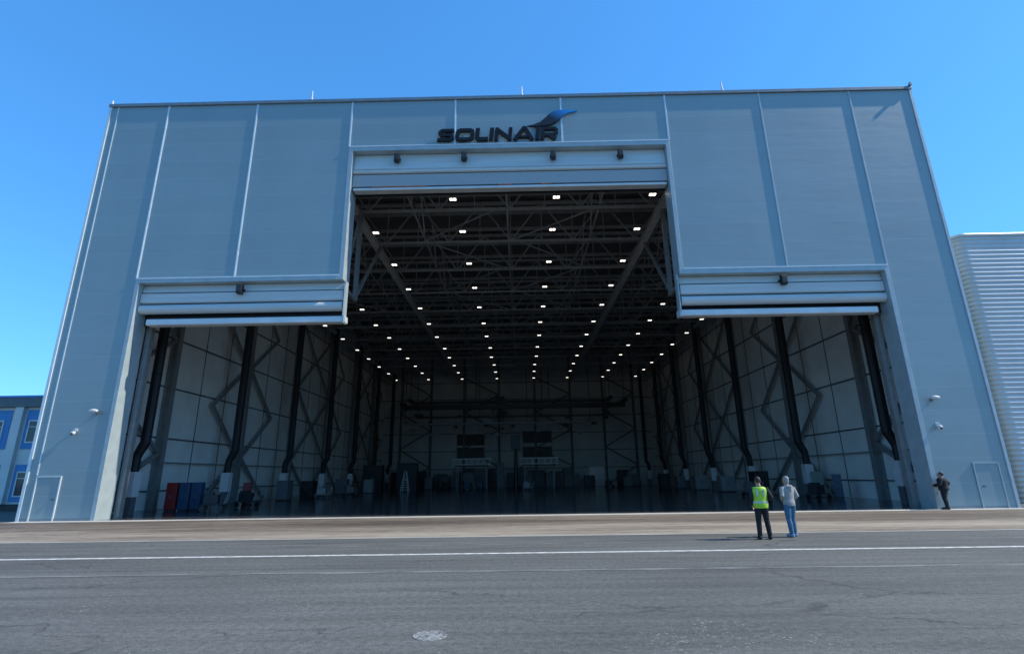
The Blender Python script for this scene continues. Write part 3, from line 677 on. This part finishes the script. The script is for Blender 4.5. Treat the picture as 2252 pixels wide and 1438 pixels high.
# ------------------------------------------------------------------ people
def finish(b,name,m,parent,voxel=.012,sm=3):
    o=b.obj(name,m,None,fix=True)
    md=o.modifiers.new("r","REMESH"); md.mode='VOXEL'; md.voxel_size=voxel; md.use_smooth_shade=True
    s=o.modifiers.new("s","SMOOTH"); s.factor=.5; s.iterations=sm
    dg=bpy.context.evaluated_depsgraph_get(); me=bpy.data.meshes.new_from_object(o.evaluated_get(dg)); me.name=name
    o.modifiers.clear(); o.data=me
    for p in me.polygons: p.use_smooth=True
    if parent: o.parent=parent
    return o
def arm(b,sh,el,wr,g=0.0,hand=True):
    sh,el,wr=map(Vector,(sh,el,wr)); m1=sh.lerp(el,.35); m2=el.lerp(wr,.3)
    b.tube([sh,m1,el,m2,wr],[.055+g,.052+g,.042+g,.043+g,.028+g],12)
    if hand:
        d=(wr-el).normalized(); r=Vector((0,0,1)) if abs(d.z)<.8 else Vector((0,1,0))
        a=(r-d*r.dot(d)).normalized(); c=d.cross(a)
        p0=wr; p1=wr+d*.09
        b.tube([p0-d*.02,p0+d*.02,p1],[(.026,.02),(.038,.016),(.042,.014)],10,ref=tuple(a))
        for i,(off,L) in enumerate(((-.032,.062),(-.011,.075),(.011,.08),(.032,.072))):
            q=p1-d*.01+a*off; q1=q+d*L*.5; q2=q1+(d*.8+c*.5).normalized()*L*.35; q3=q2+(d*.5+c*.85).normalized()*L*.3
            b.tube([q,q1,q2,q3],[.0095,.0088,.008,.0065],8)
        q=p0+a*.03+d*.02; b.tube([q,q+(a*.7+d*.7+c*.2)*.04,q+(a*.6+d*1.3+c*.5)*.05],[.012,.010,.007],8)
TOR=[(.86,.150,.105),(.95,.165,.115),(1.06,.148,.10),(1.2,.165,.112),(1.32,.182,.115),(1.39,.165,.095),(1.435,.085,.07),(1.50,.055,.058),(1.53,.05,.055)]
def person(loc,rot,P,label,s=1.0,wide=1.0):
    r=empty("person",loc,rot); r.scale=(s*wide,s*wide,s)
    b=MB()
    b.tube([(0,0,z) for z,_,_ in TOR],[(a,c) for _,a,c in TOR],20)
    hy=.015
    b.tube([(0,hy-.0,1.475),(0,hy+.01,1.50),(0,hy+.005,1.54),(0,hy,1.59),(0,hy-.005,1.64),(0,hy-.01,1.68),(0,hy-.01,1.70)],[(.04,.05),(.058,.075),(.068,.088),(.074,.096),(.074,.094),(.052,.066),(.015,.02)],20)
    b.tube([(0,hy+.085,1.61),(0,hy+.112,1.575),(0,hy+.09,1.562)],[.009,.015,.012],8)
    b.tube([(-.022,hy+.083,1.532),(.022,hy+.083,1.532)],[(.008,.006),(.008,.006)],8,ref=(0,0,1))
    for sx in(-1,1):
        b.sphere((sx*.076,hy-.01,1.585),(.012,.022,.032),10,8)
    for sx,f in((-1,P['fl']),(1,P['fr'])):
        f=Vector(f); hip=Vector((sx*.085,0,.90)); kn=hip.lerp(f+Vector((0,0,.08)),.5)+Vector((0,.03,.02)); an=f+Vector((0,0,.09))
        b.tube([hip,hip.lerp(kn,.4),kn,kn.lerp(an,.3)+Vector((0,-.012,0)),an,f+Vector((0,0,.04))],[.092,.082,.056,.058,.04,.04],14)
        b.tube([f+Vector((0,-.06,.045)),f+Vector((0,.03,.05)),f+Vector((sx*.01,.12,.035)),f+Vector((sx*.015,.18,.028))],[.035,.042,.042,.025],10)
    for k in('al','ar'): arm(b,*P[k])
    body=finish(b,"body",P['skin'],r,.007,2)
    for sx in(-1,1): 
        MB().sphere((sx*.03,hy+.086,1.597),(.012,.008,.008),10,8).obj("eye",M_white,r,smooth=True)
    b=MB(); b.tube([(0,0,.84),(0,0,.92),(0,0,1.02)],[(.155,.115),(.18,.130),(.165,.115)],18)
    for sx,f in((-1,P['fl']),(1,P['fr'])):
        f=Vector(f); hip=Vector((sx*.085,0,.90)); kn=hip.lerp(f+Vector((0,0,.08)),.5)+Vector((0,.03,.02)); an=f+Vector((0,-.005,.075))
        b.tube([hip,hip.lerp(kn,.4),kn,kn.lerp(an,.35)+Vector((0,-.012,0)),an],[.105,.098,.074,.074,P.get('hem',.062)],14)
    finish(b,"trousers",P['trousers'],r,.014,2)
    for sx,f in((-1,P['fl']),(1,P['fr'])):
        f=Vector(f); b=MB(); b.tube([f+Vector((0,-.085,.045)),f+Vector((0,-.03,.055)),f+Vector((0,.04,.055)),f+Vector((sx*.01,.13,.042)),f+Vector((sx*.015,.2,.03))],[(.035,.045),(.047,.055),(.05,.052),(.052,.042),(.028,.026)],12)
        finish(b,"shoe",P['shoes'],r,.012,1)
    g=P.get('g',.022); b=MB()
    b.tube([(0,0,z) for z,_,_ in TOR[:7]]+[(0,0,1.455)],[(a+g,c+g) for _,a,c in TOR[:7]]+[(.07,.07)],20)
    for k in('al','ar'):
        sh,el,wr=P[k]; arm(b,sh,el,tuple(Vector(wr)-(Vector(wr)-Vector(el)).normalized()*.015),.016+P.get('ga',0),False)
    if P.get('hood'): b.tube([(-.10,-.10,1.40),(0,-.125,1.41),(.10,-.10,1.40)],[.04,.06,.04],10,ref=(0,0,1)); b.tube([(0,-.11,1.34),(0,-.13,1.28)],[.07,.03],10)
    finish(b,"jacket",P['top'],r,.014,2)
    if P.get('vest'):
        g=.042; T2=[(.84,.150,.105)]+TOR[1:6]+[(1.43,.10,.075)]
        v=MB(); v.tube([(0,0,z) for z,_,_ in T2],[(a+g,c+g) for _,a,c in T2],22); vo=finish(v,"safety_vest",P['vest'],r,.014,2)
        for z,a,c in((.98,.165,.115),(1.14,.157,.107)):
            v=MB(); v.tube([(0,0,z),(0,0,z+.05)],[(a+g-.001,c+g-.001)]*2,28,cap=False); v.obj("reflective_strip",M_refl,vo,smooth=True)
        for sx in(-1,1): MB().bar((sx*.09,-.158,1.18),(sx*.09,-.150,1.36),.045,.012,up=(0,1,0)).obj("reflective_strip",M_refl,vo)
    b=MB()
    hl=P.get('hair_len',1.54)
    b.tube([(0,hy-.03,hl),(0,hy-.028,1.59),(0,hy-.022,1.64),(0,hy-.015,1.69),(0,hy-.012,1.715)],[(.062,.072),(.083,.085),(.084,.09),(.062,.075),(.02,.025)],18)
    finish(b,"hair",P['hair'],r,.010,2)
    return tag(r,label,"person")
M_skin=mat("skin",(0.42,0.24,0.16),.5,0,.06,8); M_refl=mat("reflective_tape",(0.5,0.51,0.50),.3,.2,.05)
M_hiv=mat("high_visibility_yellow",(0.38,0.60,0.04),.6,0,.12,9,.4,14); M_blk=mat("black_cloth",(0.012,0.012,0.014),.85,0,.3,9,.4,18)
M_jean=mat("blue_denim",(0.055,0.14,0.22),.8,0,.25,9,.4,18); M_hairb=mat("brown_hair",(0.035,0.02,0.012),.6,0,.3,30,.5,60); M_hairg=mat("grey_hair",(0.30,0.28,0.25),.6,0,.2,30,.5,60)
M_shoe=mat("pale_shoe",(0.25,0.33,0.42),.6); M_bshoe=mat("black_shoe",(.012,.012,.013),.5)
def stripe(name,a,c,sc_):
    m,nt,b=newmat(name); tc=N(nt,'ShaderNodeTexCoord'); w=N(nt,'ShaderNodeTexWave',bands_direction='Z'); w.inputs['Scale'].default_value=sc_; w.inputs['Distortion'].default_value=.6
    nt.links.new(tc.outputs['Object'],w.inputs[0]); mx=N(nt,'ShaderNodeMix',data_type='RGBA'); mx.inputs['A'].default_value=a+(1,); mx.inputs['B'].default_value=c+(1,)
    nt.links.new(w.outputs['Fac'],mx.inputs['Factor']); nt.links.new(mx.outputs['Result'],b.inputs['Base Color']); b.inputs['Roughness'].default_value=.85; return m
M_strp=stripe("striped_knit",(0.22,0.215,0.20),(0.42,0.41,0.38),9)
A=lambda sx,el,wr:((sx*.185,0,1.385),el,wr)
person((6.92,-10.95,.004),-.15,dict(skin=M_skin,fl=(-.13,0,0),fr=(.15,.03,0),al=A(-1,(-.25,-.04,1.12),(-.20,.12,.92)),ar=A(1,(.30,-.06,1.13),(.20,.17,1.05)),trousers=M_blk,shoes=M_bshoe,top=M_blk,vest=M_hiv,hair=M_hairb),
    "person in yellow high visibility vest and black trousers facing the hangar",1.0)
person((7.98,-10.45,.004),.25,dict(skin=M_skin,fl=(-.08,-.03,0),fr=(.10,.06,0),al=A(-1,(-.27,-.08,1.14),(-.13,.13,1.06)),ar=A(1,(.26,-.07,1.13),(.16,.14,1.02)),trousers=M_jean,shoes=M_shoe,top=M_strp,hood=True,hair=M_hairg,hair_len=1.50),
    "standing person in pale striped hooded jacket and blue jeans",1.0)
person((20.25,-.45,.008),.7,dict(skin=M_skin,fl=(-.14,-.02,0),fr=(.17,.05,0),al=A(-1,(-.30,.05,1.13),(-.10,.26,1.08)),ar=A(1,(.46,-.08,1.17),(.22,.03,1.0)),trousers=M_blk,shoes=M_bshoe,top=M_blk,hair=M_hairb,g=.055,ga=.02),
    "standing person in dark clothes with hand on hip beside the doorway",1.0,1.22)

# ------------------------------------------------------------------ light
EL,AZ=math.radians(42),math.radians(4.5)
S=Vector((math.cos(EL)*math.cos(AZ),-math.cos(EL)*math.sin(AZ),math.sin(EL)))
sl=bpy.data.lights.new("sun","SUN"); sl.energy=5.0; sl.angle=math.radians(.53); sl.color=(1.0,.93,.82)
so=bpy.data.objects.new("sun",sl); COL.objects.link(so); so.rotation_euler=(-S).to_track_quat('-Z','Y').to_euler(); so.location=(60,-20,60)
w=bpy.data.worlds.new("World"); sc.world=w; w.use_nodes=True; nt=w.node_tree; bg=nt.nodes["Background"]
sky=nt.nodes.new("ShaderNodeTexSky"); sky.sky_type='NISHITA'; sky.sun_disc=False; sky.sun_elevation=EL; sky.sun_rotation=math.radians(94.5)
sky.air_density=1.0; sky.dust_density=.2; sky.ozone_density=2.5
gm=nt.nodes.new("ShaderNodeGamma"); gm.inputs['Gamma'].default_value=.62
ti=nt.nodes.new("ShaderNodeVectorMath"); ti.operation='MULTIPLY'; ti.inputs[1].default_value=(.37,.66,1.0)
hs=nt.nodes.new("ShaderNodeHueSaturation"); hs.inputs['Saturation'].default_value=1.10; hs.inputs['Value'].default_value=3.15
nt.links.new(sky.outputs[0],gm.inputs['Color']); nt.links.new(gm.outputs[0],ti.inputs[0]); nt.links.new(ti.outputs[0],hs.inputs['Color']); nt.links.new(hs.outputs[0],bg.inputs[0]); bg.inputs[1].default_value=.15
sc.view_settings.view_transform='Standard'; sc.view_settings.look='None'; sc.view_settings.exposure=0

# ------------------------------------------------------------------ camera
cd=bpy.data.cameras.new("camera"); cam=bpy.data.objects.new("camera",cd); COL.objects.link(cam)
cd.sensor_width=36; cd.lens=36*1152/2252; cd.clip_end=4000
R=Matrix.Rotation(math.radians(0.65),4,'Z')@Matrix.Rotation(math.radians(90+15.8),4,'X')@Matrix.Rotation(math.radians(-0.84),4,'Z')
cam.matrix_world=Matrix.Translation((0,-27,1.85))@R
sc.camera=cam
